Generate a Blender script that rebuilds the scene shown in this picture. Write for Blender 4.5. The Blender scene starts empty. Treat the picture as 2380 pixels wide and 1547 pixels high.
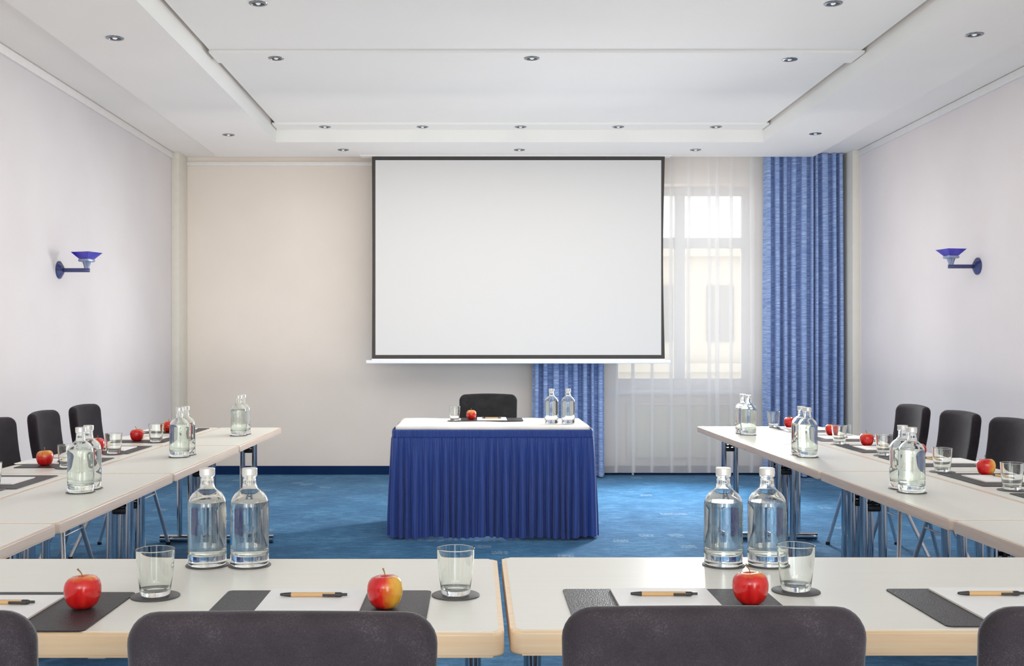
import bpy, bmesh, math, random
from mathutils import Vector, Matrix
random.seed(7)
R = math.radians
PI = math.pi
scene = bpy.context.scene
COL = scene.collection

# ------------------------------------------------------------------ materials
def lin(c):
    def f(v):
        v /= 255.0
        return v / 12.92 if v <= 0.04045 else ((v + 0.055) / 1.055) ** 2.4
    return (f(c[0]), f(c[1]), f(c[2]), 1.0)

class NT:
    def __init__(self, name):
        self.m = bpy.data.materials.new(name)
        self.m.use_nodes = True
        self.t = self.m.node_tree
        self.t.nodes.clear()
        self.out = self.n('ShaderNodeOutputMaterial')
    def n(self, kind, **kw):
        nd = self.t.nodes.new(kind)
        for k, v in kw.items():
            if k in nd.inputs.keys():
                nd.inputs[k].default_value = v
            else:
                setattr(nd, k, v)
        return nd
    def l(self, a, ao, b, bi):
        self.t.links.new(a.outputs[ao], b.inputs[bi])
    def bsdf(self, color, rough=0.5, metal=0.0, **kw):
        b = self.n('ShaderNodeBsdfPrincipled')
        b.inputs['Base Color'].default_value = lin(color)
        b.inputs['Roughness'].default_value = rough
        b.inputs['Metallic'].default_value = metal
        for k, v in kw.items():
            b.inputs[k.replace('_', ' ')].default_value = v
        self.l(b, 0, self.out, 0)
        return b
    def coord(self, scale=(1, 1, 1), kind='Object', rot=(0, 0, 0)):
        tc = self.n('ShaderNodeTexCoord')
        mp = self.n('ShaderNodeMapping')
        mp.inputs['Scale'].default_value = scale
        mp.inputs['Rotation'].default_value = rot
        self.l(tc, kind, mp, 'Vector')
        return mp
    def noise(self, mp, scale=5.0, detail=3.0, rough=0.5):
        nz = self.n('ShaderNodeTexNoise')
        nz.inputs['Scale'].default_value = scale
        nz.inputs['Detail'].default_value = detail
        nz.inputs['Roughness'].default_value = rough
        self.l(mp, 0, nz, 'Vector')
        return nz
    def ramp(self, src, so, stops):
        r = self.n('ShaderNodeValToRGB')
        e = r.color_ramp.elements
        while len(e) < len(stops):
            e.new(0.5)
        for i, (p, c) in enumerate(stops):
            e[i].position = p
            e[i].color = lin(c) if len(c) == 3 else c
        self.l(src, so, r, 0)
        return r
    def bump(self, src, so, b, strength=0.2, dist=0.01):
        bp = self.n('ShaderNodeBump')
        bp.inputs['Strength'].default_value = strength
        bp.inputs['Distance'].default_value = dist
        self.l(src, so, bp, 'Height')
        self.l(bp, 0, b, 'Normal')
        return bp
    def mixc(self, fac, fo, c1, c2, mode='MIX'):
        mx = self.n('ShaderNodeMix', data_type='RGBA', blend_type=mode)
        if fac is None:
            mx.inputs[0].default_value = fo
        else:
            self.l(fac, fo, mx, 0)
        for idx, c in ((6, c1), (7, c2)):
            if isinstance(c, tuple) and len(c) == 2:
                self.l(c[0], c[1], mx, idx)
            else:
                mx.inputs[idx].default_value = lin(c)
        return mx

def simple(name, c, rough=0.5, metal=0.0, **kw):
    t = NT(name)
    b = t.bsdf(c, rough, metal, **kw)
    # gentle procedural tone variation
    mp = t.coord((1, 1, 1))
    nz = t.noise(mp, 14.0, 2.0)
    d = [max(0, v - 2) for v in c]
    u = [min(255, v + 2) for v in c]
    r = t.ramp(nz, 0, [(0.3, tuple(d)), (0.7, tuple(u))])
    t.l(r, 0, b, 'Base Color')
    return t.m

def wall_mat(name, c, k=4):
    t = NT(name)
    b = t.bsdf(c, 0.85)
    b.inputs['Specular IOR Level'].default_value = 0.2
    mp = t.coord((1, 1, 1))
    n1 = t.noise(mp, 1.3, 3.0)
    r = t.ramp(n1, 0, [(0.25, tuple(v - k for v in c)), (0.75, tuple(min(255, v + k) for v in c))])
    t.l(r, 0, b, 'Base Color')
    mp2 = t.coord((160, 160, 60))
    n2 = t.noise(mp2, 1.6, 2.0)
    t.bump(n2, 0, b, 0.12, 0.004)
    return t.m

M = {}
M['wall_left'] = wall_mat('wall_left_paper', (225, 219, 218))
M['wall_right'] = wall_mat('wall_right_paper', (234, 226, 223))
M['wall_back'] = wall_mat('wall_back_paper', (238, 227, 215))
M['ceiling'] = wall_mat('ceiling_paint', (245, 239, 232), 2)
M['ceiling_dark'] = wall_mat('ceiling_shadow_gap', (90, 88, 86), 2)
M['fascia'] = wall_mat('fascia_paint', (240, 239, 234), 1)
M['trim'] = simple('white_trim', (240, 236, 232), 0.5)
M['cream'] = simple('cream_trim', (226, 221, 208), 0.55)
M['window_frame'] = simple('window_frame_paint', (214, 215, 218), 0.4)
M['sill'] = simple('window_sill_stone', (205, 207, 212), 0.35)
M['chrome'] = simple('chrome', (205, 210, 216), 0.1, 1.0)
M['spot_ring'] = simple('spot_ring_metal', (140, 144, 150), 0.22, 1.0)
M['steel'] = simple('brushed_steel', (222, 222, 224), 0.33, 0.85)
M['silver_cap'] = simple('matt_silver_cap', (222, 220, 214), 0.38, 0.55)
M['black'] = simple('black_plastic', (28, 28, 30), 0.4)
M['white_plastic'] = simple('white_plastic', (230, 230, 226), 0.4)
M['coaster'] = simple('coaster_leather', (74, 72, 72), 0.42)
M['paper'] = simple('paper', (243, 243, 240), 0.7)
M['kraft'] = simple('kraft_card', (214, 176, 126), 0.7)
M['pen_black'] = simple('pen_plastic', (58, 56, 54), 0.35)
M['stem'] = simple('apple_stem', (150, 120, 60), 0.6)
M['screen_border'] = simple('screen_border', (62, 58, 55), 0.7)
t = NT('screen_fabric'); b = t.bsdf((215, 213, 210), 0.8); b.inputs['Specular IOR Level'].default_value = 0.1
nz = t.noise(t.coord((500, 500, 500)), 1, 1); t.bump(nz, 0, b, 0.03, 0.001); M['screen'] = t.m
M['screen_bar'] = simple('screen_bar', (236, 237, 238), 0.45)
M['radiator'] = simple('radiator_enamel', (220, 214, 196), 0.4)
M['cloth'] = simple('table_linen', (240, 238, 232), 0.8)
M['lamp_metal'] = simple('lamp_blue_metal', (74, 80, 122), 0.3, 0.6)
M['lamp_metal_pale'] = simple('lamp_pale_metal', (150, 160, 190), 0.28, 0.7)
M['building'] = simple('pale_facade', (182, 174, 156), 0.8)
M['building_glass'] = simple('facade_window', (122, 120, 116), 0.3)
M['print_white'] = simple('white_print', (238, 240, 242), 0.6)
M['print_blue'] = simple('blue_print', (30, 150, 225), 0.6)

# beech edge
def wood(name, c0, c1):
    t = NT(name)
    b = t.bsdf(c0, 0.36)
    mp = t.coord((1.4, 22, 40))
    n1 = t.noise(mp, 2.2, 5.0, 0.6)
    r = t.ramp(n1, 0, [(0.3, c0), (0.7, c1)])
    t.l(r, 0, b, 'Base Color')
    return t.m
M['beech'] = wood('beech_edge', (248, 212, 166), (254, 230, 194))
M['beech_dimmed'] = wood('dimmed_beech_edge', (216, 193, 172), (230, 211, 193))  # same beech, greyer: the dimmer light on the side rows is in the colour

t = NT('grey_laminate')
b = t.bsdf((226, 223, 211), 0.32)
mp = t.coord((3, 300, 3)); n1 = t.noise(mp, 1.0, 2.0)
r = t.ramp(n1, 0, [(0.2, (232, 231, 219)), (0.8, (238, 237, 227))]); t.l(r, 0, b, 'Base Color')
n2 = t.noise(t.coord((220, 220, 220)), 1.0, 1.0); t.bump(n2, 0, b, 0.05, 0.002)
M['laminate'] = t.m

# leather mats
t = NT('grey_leather_mat')
b = t.bsdf((84, 82, 84), 0.42); b.inputs['Specular IOR Level'].default_value = 0.32
vz = t.n('ShaderNodeTexVoronoi'); vz.inputs['Scale'].default_value = 330
t.l(t.coord(), 0, vz, 'Vector'); t.bump(vz, 0, b, 0.5, 0.0018)
nz = t.noise(t.coord(), 60, 2); r = t.ramp(nz, 0, [(0.3, (46, 44, 46)), (0.7, (58, 56, 58))]); t.l(r, 0, b, 'Base Color')
M['mat'] = t.m

# chair microfibre
def fibre(name, c0, c1, c2, sheen):
    t = NT(name)
    b = t.bsdf(c1, 0.85)
    b.inputs['Sheen Weight'].default_value = sheen
    b.inputs['Sheen Roughness'].default_value = 0.35
    b.inputs['Specular IOR Level'].default_value = 0.15
    mp = t.coord()
    n1 = t.noise(mp, 13, 5, 0.6); n2 = t.noise(mp, 420, 2, 0.7)
    mx = t.n('ShaderNodeMix'); mx.inputs[0].default_value = 0.45
    t.l(n1, 0, mx, 2); t.l(n2, 0, mx, 3)
    r = t.ramp(mx, 0, [(0.32, c0), (0.55, c1), (0.72, c2)]); t.l(r, 0, b, 'Base Color')
    t.bump(n2, 0, b, 0.25, 0.003)
    return t.m
M['chair'] = fibre('charcoal_microfibre', (46, 41, 45), (62, 56, 60), (92, 85, 90), 0.3)
M['chair_dark'] = fibre('dark_microfibre', (36, 31, 36), (46, 41, 46), (58, 53, 58), 0.12)
M['chair_black'] = fibre('black_microfibre', (26, 26, 28), (36, 36, 38), (54, 54, 56), 0.08)

# carpet
t = NT('blue_carpet')
b = t.bsdf((45, 105, 150), 0.95)
b.inputs['Specular IOR Level'].default_value = 0.1
b.inputs['Sheen Weight'].default_value = 0.12
mp = t.coord((1, 1, 1), 'Object')
n1 = t.noise(mp, 2.2, 6, 0.65)
n2 = t.noise(t.coord((60, 200, 1)), 1.0, 4, 0.7)
n3 = t.noise(t.coord((9, 22, 1)), 1.0, 6, 0.75)
mx = t.n('ShaderNodeMix'); mx.inputs[0].default_value = 0.62; t.l(n2, 0, mx, 2); t.l(n3, 0, mx, 3)
mx2 = t.n('ShaderNodeMix'); mx2.inputs[0].default_value = 0.3; t.l(mx, 0, mx2, 2); t.l(n1, 0, mx2, 3)
r = t.ramp(mx2, 0, [(0.36, (16, 66, 102)), (0.5, (42, 102, 144)), (0.64, (92, 146, 182))])
# sparse pale woven squares
sc = t.coord((10, 10, 10))
fl = t.n('ShaderNodeVectorMath', operation='FLOOR'); t.l(sc, 0, fl, 0)
wn = t.n('ShaderNodeTexWhiteNoise', noise_dimensions='2D'); t.l(fl, 0, wn, 0)
gt = t.n('ShaderNodeMath', operation='GREATER_THAN'); t.l(wn, 'Value', gt, 0); gt.inputs[1].default_value = 0.98
n4 = t.noise(t.coord((55, 55, 1)), 1.0, 1); g4 = t.n('ShaderNodeMath', operation='GREATER_THAN'); t.l(n4, 0, g4, 0); g4.inputs[1].default_value = 0.47
ml = t.n('ShaderNodeMath', operation='MULTIPLY'); t.l(gt, 0, ml, 0); t.l(g4, 0, ml, 1)
ml2 = t.n('ShaderNodeMath', operation='MULTIPLY'); t.l(ml, 0, ml2, 0); ml2.inputs[1].default_value = 0.3
mc = t.mixc(ml2, 0, (r, 0), (168, 186, 196))
t.l(mc, 2, b, 'Base Color')
t.bump(n2, 0, b, 0.4, 0.01)
M['carpet'] = t.m
M['carpet_base'] = wall_mat('carpet_baseboard', (8, 42, 84), 6)

# navy skirt
t = NT('navy_satin')
b = t.bsdf((36, 54, 112), 0.5)
b.inputs['Sheen Weight'].default_value = 0.25
nz = t.noise(t.coord((90, 90, 4)), 1.0, 2); r = t.ramp(nz, 0, [(0.3, (38, 68, 146)), (0.7, (46, 78, 158))]); t.l(r, 0, b, 'Base Color')
M['navy'] = t.m

# blue curtain with slub weave
t = NT('blue_slub_curtain')
b = t.bsdf((88, 120, 178), 0.8)
b.inputs['Specular IOR Level'].default_value = 0.15
b.inputs['Sheen Weight'].default_value = 0.2
n1 = t.noise(t.coord((8, 8, 130)), 1.0, 4, 0.7)
r = t.ramp(n1, 0, [(0.3, (98, 126, 178)), (0.52, (142, 166, 210)), (0.72, (200, 211, 235))]); t.l(r, 0, b, 'Base Color')
M['curtain'] = t.m

# sheer
t = NT('white_sheer')
tr = t.n('ShaderNodeBsdfTransparent'); tr.inputs[0].default_value = (1, 1, 1, 1)
df = t.n('ShaderNodeBsdfDiffuse'); df.inputs[0].default_value = lin((251, 250, 249))
tl = t.n('ShaderNodeBsdfTranslucent'); tl.inputs[0].default_value = lin((250, 250, 249))
m1 = t.n('ShaderNodeMixShader'); m1.inputs[0].default_value = 0.4; t.l(df, 0, m1, 1); t.l(tl, 0, m1, 2)
lw = t.n('ShaderNodeLayerWeight'); lw.inputs[0].default_value = 0.5
mr = t.n('ShaderNodeMapRange'); mr.inputs[3].default_value = 0.58; mr.inputs[4].default_value = 0.9
nz = t.noise(t.coord((300, 300, 300)), 1, 1)
t.l(lw, 'Facing', mr, 0)
m2 = t.n('ShaderNodeMixShader'); t.l(mr, 0, m2, 0); t.l(tr, 0, m2, 1); t.l(m1, 0, m2, 2)
t.l(m2, 0, t.out, 0)
M['sheer'] = t.m

# solid glass, water
def glass(name, ior, col, rough=0.0):
    t = NT(name)
    g = t.n('ShaderNodeBsdfGlass'); g.inputs['IOR'].default_value = ior; g.inputs['Roughness'].default_value = rough
    g.inputs[0].default_value = col
    t.l(g, 0, t.out, 0)
    return t.m
M['glass'] = glass('clear_glass', 1.47, (0.985, 0.995, 0.985, 1))
M['water'] = glass('still_water', 1.33, (0.99, 0.995, 0.99, 1))
t = NT('window_pane')
tr = t.n('ShaderNodeBsdfTransparent'); gl = t.n('ShaderNodeBsdfGlossy'); gl.inputs['Roughness'].default_value = 0.02
fr = t.n('ShaderNodeFresnel'); m1 = t.n('ShaderNodeMixShader'); t.l(fr, 0, m1, 0); t.l(tr, 0, m1, 1); t.l(gl, 0, m1, 2); t.l(m1, 0, t.out, 0)
M['pane'] = t.m
t = NT('cobalt_glass')
b = t.bsdf((52, 36, 200), 0.12); b.inputs['Transmission Weight'].default_value = 0.35
r = t.ramp(t.noise(t.coord(), 9, 1), 0, [(0.3, (40, 22, 190)), (0.7, (98, 84, 222))]); t.l(r, 0, b, 'Base Color')
M['cobalt'] = t.m
t = NT('spot_lens')
b = t.bsdf((235, 232, 225), 0.25)
b.inputs['Emission Color'].default_value = (1, 0.97, 0.92, 1); b.inputs['Emission Strength'].default_value = 0.25
M['lens'] = t.m

def apple_mat(name, mode):
    t = NT(name)
    b = t.bsdf((205, 28, 26), 0.22)
    b.inputs['Coat Weight'].default_value = 0.3
    mp = t.coord((1, 1, 1))
    sp = t.n('ShaderNodeSeparateXYZ'); t.l(mp, 0, sp, 0)
    st = t.noise(t.coord((60, 60, 9)), 1.0, 3)
    red = t.ramp(st, 0, [(0.3, (196, 14, 20)), (0.7, (226, 44, 36))])
    yel = t.ramp(st, 0, [(0.3, (226, 150, 40)), (0.7, (240, 196, 74))])
    a = t.n('ShaderNodeMath', operation='MULTIPLY_ADD')
    if mode == 'top':
        t.l(sp, 2, a, 0); a.inputs[1].default_value = 26.0; a.inputs[2].default_value = -1.0
    elif mode == 'side':
        t.l(sp, 0, a, 0); a.inputs[1].default_value = 40.0; a.inputs[2].default_value = -0.22
    else:
        t.l(sp, 2, a, 0); a.inputs[1].default_value = 60.0; a.inputs[2].default_value = -3.5
    nz = t.noise(mp, 40, 3)
    s2 = t.n('ShaderNodeMath', operation='MULTIPLY_ADD'); t.l(nz, 0, s2, 0); s2.inputs[1].default_value = 1.0; s2.inputs[2].default_value = -0.5
    s3 = t.n('ShaderNodeMath', operation='ADD', use_clamp=True); t.l(a, 0, s3, 0); t.l(s2, 0, s3, 1)
    mc = t.mixc(s3, 0, (red, 0), (yel, 0))
    t.l(mc, 2, b, 'Base Color')
    return t.m
M['apple_red'] = apple_mat('red_apple_skin', 'red')
M['apple_side'] = apple_mat('red_yellow_apple_skin', 'side')
M['apple_top'] = apple_mat('orange_top_apple_skin', 'top')

# ------------------------------------------------------------------ mesh helpers
class MB:
    def __init__(self):
        self.bm = bmesh.new()
    def box(self, x0, x1, y0, y1, z0, z1, bev=0.0, seg=2, mat=None):
        r = bmesh.ops.create_cube(self.bm, size=1.0)
        vs = r['verts']
        for v in vs:
            v.co = Vector(((x0 + x1) / 2 + v.co.x * (x1 - x0), (y0 + y1) / 2 + v.co.y * (y1 - y0), (z0 + z1) / 2 + v.co.z * (z1 - z0)))
        if bev > 0:
            es = list({e for v in vs for e in v.link_edges})
            rb = bmesh.ops.bevel(self.bm, geom=es, offset=bev, segments=seg, profile=0.5, affect='EDGES')
            vs = list({v for f in rb['faces'] for v in f.verts} | {v for v in vs if v.is_valid})
        if mat is not None:
            bmesh.ops.transform(self.bm, matrix=mat, verts=vs)
        return vs
    def tube(self, pts, rad, seg=14, caps=True):
        pts = [Vector(p) for p in pts]
        rings = []
        n = len(pts)
        up = None
        for i, p in enumerate(pts):
            d = (pts[min(i + 1, n - 1)] - pts[max(i - 1, 0)]).normalized()
            if up is None:
                up = Vector((0, 0, 1)) if abs(d.z) < 0.9 else Vector((1, 0, 0))
            a = d.cross(up).normalized(); up2 = a.cross(d).normalized(); up = up2
            rr = rad[i] if isinstance(rad, (list, tuple)) else rad
            rings.append([self.bm.verts.new(p + (a * math.cos(2 * PI * k / seg) + up2 * math.sin(2 * PI * k / seg)) * rr) for k in range(seg)])
        for a, b in zip(rings, rings[1:]):
            for k in range(seg):
                self.bm.faces.new((a[k], a[(k + 1) % seg], b[(k + 1) % seg], b[k]))
        if caps:
            self.bm.faces.new(rings[0][::-1]); self.bm.faces.new(rings[-1])
    def lathe(self, prof, seg=40, closed=False, at=(0, 0, 0), fn=None):
        rings = []
        for i, (r, z) in enumerate(prof):
            if r < 1e-6:
                rings.append([self.bm.verts.new((at[0], at[1], at[2] + z))])
            else:
                ring = []
                for k in range(seg):
                    a = 2 * PI * k / seg
                    rr, zz = (r, z) if fn is None else fn(r, z, a)
                    ring.append(self.bm.verts.new((at[0] + rr * math.cos(a), at[1] + rr * math.sin(a), at[2] + zz)))
                rings.append(ring)
        prs = list(zip(rings, rings[1:]))
        if closed:
            prs.append((rings[-1], rings[0]))
        for a, b in prs:
            for k in range(seg):
                k2 = (k + 1) % seg
                if len(a) == 1 and len(b) == 1:
                    break
                if len(a) == 1:
                    self.bm.faces.new((a[0], b[k2], b[k]))
                elif len(b) == 1:
                    self.bm.faces.new((a[k], a[k2], b[0]))
                else:
                    self.bm.faces.new((a[k], a[k2], b[k2], b[k]))
    def prism(self, poly, z0, z1):
        a = [self.bm.verts.new((x, y, z0)) for x, y in poly]
        b = [self.bm.verts.new((x, y, z1)) for x, y in poly]
        n = len(poly)
        self.bm.faces.new(a[::-1]); self.bm.faces.new(b)
        for i in range(n):
            self.bm.faces.new((a[i], a[(i + 1) % n], b[(i + 1) % n], b[i]))
    def grid(self, rows):
        vv = [[self.bm.verts.new(p) for p in r] for r in rows]
        for a, b in zip(vv, vv[1:]):
            for k in range(len(a) - 1):
                self.bm.faces.new((a[k], a[k + 1], b[k + 1], b[k]))
    def build(self, name, mat, parent=None, smooth=True, ang=35, loc=None):
        bm = self.bm
        bmesh.ops.recalc_face_normals(bm, faces=bm.faces[:])
        me = bpy.data.meshes.new(name)
        if smooth:
            for f in bm.faces:
                f.smooth = True
            ca = math.cos(R(ang))
            for e in bm.edges:
                if len(e.link_faces) == 2:
                    e.smooth = e.link_faces[0].normal.dot(e.link_faces[1].normal) > ca
        bm.to_mesh(me); bm.free()
        o = bpy.data.objects.new(name, me)
        me.materials.append(mat)
        COL.objects.link(o)
        if parent is not None:
            o.parent = parent
        if loc is not None:
            o.location = loc
        return o

def rrect(w, d, r, seg=6):
    pts = []
    for sx, sy, a0 in ((1, 1, 0), (-1, 1, 90), (-1, -1, 180), (1, -1, 270)):
        cx, cy = sx * (w / 2 - r), sy * (d / 2 - r)
        for k in range(seg + 1):
            a = R(a0 + 90 * k / seg)
            pts.append((cx + r * math.cos(a), cy + r * math.sin(a)))
    return pts

def slab(w, d, z0, z1, cr, er, name, mat, parent, seg=3):
    """rounded rectangle plate with softened edges"""
    m = MB()
    m.prism(rrect(w, d, cr), z0, z1)
    es = [e for e in m.bm.edges if abs(e.verts[0].co.z - e.verts[1].co.z) < 1e-6]
    if er > 0:
        bmesh.ops.bevel(m.bm, geom=es, offset=er, segments=seg, profile=0.5, affect='EDGES')
    return m.build(name, mat, parent)

def tag(o, label, cat, group=None):
    o['label'] = label; o['category'] = cat
    if group:
        o['group'] = group
    return o
def struct(o):
    o['kind'] = 'structure'
    return o
def empty(name, loc=(0, 0, 0), rz=0.0):
    o = bpy.data.objects.new(name, None)
    o.empty_display_size = 0.05
    COL.objects.link(o)
    o.location = loc; o.rotation_euler = (0, 0, rz)
    return o
KIDS = {}
def dup(root, parent=None):
    c = root.copy(); COL.objects.link(c); c.parent = parent
    for ch in list(root.children):
        dup(ch, c)
    return c
class Proto:
    def __init__(self, make):
        self.make = make; self.first = None
    def place(self, x, y, z, rz, label, cat, group=None):
        if self.first is None:
            self.first = self.make(); o = self.first
        else:
            o = dup(self.first)
        o.location = (x, y, z); o.rotation_euler = (0, 0, rz)
        if 'group' in o.keys():
            del o['group']
        return tag(o, label, cat, group)

# ------------------------------------------------------------------ room
XL, XR, YB, YF = -2.92, 3.65, 10.5, -2.6
ZC = 3.13
def sbox(name, mat, *a, bev=0.0):
    m = MB(); m.box(*a, bev=bev)
    return struct(m.build(name, mat, smooth=bev > 0))
sbox('floor', M['carpet'], XL - .1, XR + .1, YF, YB + .1, -0.1, 0.0)
sbox('wall_left', M['wall_left'], XL - .12, XL, YF, YB + .3, 0, 3.35)
sbox('wall_right', M['wall_right'], XR, XR + .12, YF, YB + .3, 0, 3.35)
WX0, WX1, WZ0, WZ1 = 1.36, 2.76, 0.82, 2.87
m = MB()
m.box(XL, WX0, YB, YB + .3, 0, 3.35); m.box(WX1, XR, YB, YB + .3, 0, 3.35)
m.box(WX0, WX1, YB, YB + .3, 0, WZ0); m.box(WX0, WX1, YB, YB + .3, WZ1, 3.35)
bmesh.ops.remove_doubles(m.bm, verts=m.bm.verts[:], dist=1e-5)
struct(m.build('wall_back', M['wall_back'], smooth=False))

# ceiling: border strip along the walls, lower ring, recessed panel
RX0, RX1, RY0, RY1 = -1.775, 2.56, 0.6, 9.44
BX0, BX1, BY0, BY1 = -2.46, 3.23, -1.2, 10.165
m = MB()
m.box(XL, BX0, YF, YB, ZC, 3.33); m.box(BX1, XR, YF, YB, ZC, 3.33)
m.box(BX0, BX1, BY1, YB, ZC, 3.33); m.box(BX0, BX1, YF, BY0, ZC, 3.33)
struct(m.build('ceiling_border', M['ceiling'], smooth=False))
ZB = 3.078
m = MB()
m.box(BX0, RX0, BY0, BY1, ZB, 3.33); m.box(RX1, BX1, BY0, BY1, ZB, 3.33)
m.box(RX0, RX1, RY1, BY1, ZB, 3.33); m.box(RX0, RX1, BY0, RY0, ZB, 3.33)
struct(m.build('ceiling', M['ceiling'], smooth=False))
# fascia lining of the recess
m = MB()
m.box(RX0, RX0 + .004, RY0, RY1, ZB, 3.192); m.box(RX1 - .004, RX1, RY0, RY1, ZB, 3.192)
m.box(RX0, RX1, RY1 - .004, RY1, ZB, 3.192); m.box(RX0, RX1, RY0, RY0 + .004, ZB, 3.192)
struct(m.build('trim_1', M['fascia'], smooth=False))
sbox('ceiling_panel', M['ceiling'], RX0 + .035, RX1 - .035, RY0 + .035, RY1 - .035, 3.207, 3.30)
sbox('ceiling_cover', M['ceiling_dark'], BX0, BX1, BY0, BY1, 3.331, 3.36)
sbox('ceiling_strip', M['ceiling'], RX0 + .03, RX1 - .012, 6.96, 7.21, 3.191, 3.2068)
sbox('ceiling_strip.001', M['ceiling'], RX0 + .012, RX1 - .012, 9.22, RY1 - .006, 3.191, 3.2068)
m = MB(); m.box(RX0 + .03, RX1 - .012, 6.954, 6.96, 3.190, 3.2068); m.box(RX0 + .012, RX1 - .012, 9.214, 9.22, 3.190, 3.2068)
struct(m.build('trim_2', M['fascia'], smooth=False))
# picture rails and corner posts
m = MB(); m.box(XL, XL + .018, YF, 10.2, 3.068, 3.124, bev=.003); struct(m.build('trim_3', M['trim']))
m = MB(); m.box(XR - .018, XR, YF, 10.1, 3.068, 3.124, bev=.003); struct(m.build('trim_4', M['trim']))
m = MB(); m.box(-2.85, 1.05, YB - .02, YB, 3.045, 3.085, bev=.003); struct(m.build('trim_5', M['trim']))
m = MB(); m.box(XL, XL + .075, 10.2, YB, 0, ZC, bev=.004); struct(m.build('trim_6', M['cream']))
m = MB(); m.box(XR - .065, XR, 10.1, YB, 0, ZC, bev=.004); struct(m.build('trim_7', M['cream']))
sbox('baseboard_back', M['carpet_base'], XL + .075, XR - .065, YB - .014, YB, 0, 0.085)
sbox('baseboard_left', M['carpet_base'], XL, XL + .014, YF, 10.2, 0, 0.085)
sbox('baseboard_right', M['carpet_base'], XR - .014, XR, YF, 10.1, 0, 0.085)

# window
w = struct(empty('window_1', (0, 0, 0)))
YW = 10.72
m = MB()
gx0, gx1, gz0, gz1 = 1.435, 2.69, 0.94, 2.785
m.box(WX0, gx0, YW, YW + .07, WZ0, WZ1); m.box(gx1, WX1, YW, YW + .07, WZ0, WZ1)
m.box(gx0, gx1, YW, YW + .07, WZ0, gz0); m.box(gx0, gx1, YW, YW + .07, gz1, WZ1)
m.box(2.01, 2.11, YW - .015, YW + .07, gz0, gz1)
m.box(gx0, 2.01, YW, YW + .07, 2.255, 2.36); m.box(2.11, gx1, YW, YW + .07, 2.255, 2.36)
m.build('window_frame', M['window_frame'], w, smooth=False)
for a, b_, c, d in ((gx0, 2.01, gz0, 2.255), (2.11, gx1, gz0, 2.255), (gx0, 2.01, 2.36, gz1), (2.11, gx1, 2.36, gz1)):
    m = MB(); m.grid([[(a, YW + .04, c), (b_, YW + .04, c)], [(a, YW + .04, d), (b_, YW + .04, d)]])
    m.build('window_pane', M['pane'], w, smooth=False)
m = MB(); m.box(WX0 - .06, WX1 + .06, YB - .05, YW, WZ0 - .03, WZ0 + .012, bev=.006); m.build('window_sill', M['sill'], w)

# facade outside
bd = empty('outside_building', (0, 0, 0))
tag(bd, 'pale building with rows of windows beyond the sheer curtain and window', 'building')
m = MB(); m.box(-4, 14, 22, 24, -10, 3.3); m.build('facade', M['building'], bd, smooth=False)
m = MB(); m.box(-4.2, 14.2, 21.8, 22.0, 3.1, 3.35); m.box(-4.2, 14.2, 21.85, 22.0, 0.72, 0.9); m.build('cornice', M['building'], bd, smooth=False)
for i in range(4):
    for z in (1.35, -0.75):
        x = 2.55 + i * 1.12
        m = MB(); m.box(x, x + .55, 21.95, 22.0, z, z + 1.15); m.build('facade_window', M['building_glass'], bd, smooth=False)

# ------------------------------------------------------------------ projection screen
YS = 10.08
sx0, sx1, sz0, sz1 = -0.982, 1.796, 1.148, 3.064
ps = empty('hanging_projection_screen', (0.4, YS, sz0))
tag(ps, 'large white projection screen with dark border hanging in front of the back wall', 'screen')
def P(o):
    o.parent = ps; o.location = (-0.4, -YS, -sz0); return o
def edge(s):   # slight waist of the side tension
    return 0.016 * math.sin(PI * s) ** 1.2
rows = []
N = 20
for i in range(N + 1):
    s = i / N; z = sz0 + (sz1 - sz0) * s; e = edge(s)
    rows.append([(sx0 + e * .25, YS, z), (sx1 - e, YS, z)])
m = MB(); m.grid(rows); P(m.build('border', M['screen_border'], smooth=False))
rows = []
for i in range(N + 1):
    s = i / N; z = sz0 + .036 + (sz1 - .034 - sz0 - .036) * s
    rows.append([(sx0 + .034, YS - .003, z), (sx1 - .034, YS - .003, z)])
m = MB(); m.grid(rows); P(m.build('projection_surface', M['screen'], smooth=False))
m = MB(); m.box(sx0 - .055, sx1 + .055, YS - .014, YS + .02, sz0 - .045, sz0 - .012, bev=.006); m.box(sx0, sx1, YS - .002, YS + .002, sz0 - .014, sz0)
P(m.build('bottom_bar', M['screen_bar']))
m = MB(); m.box(sx0 - .11, sx1 + .06, YS - .05, YS + .08, 3.0645, 3.0775, bev=.004); P(m.build('casing', M['trim']))

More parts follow.
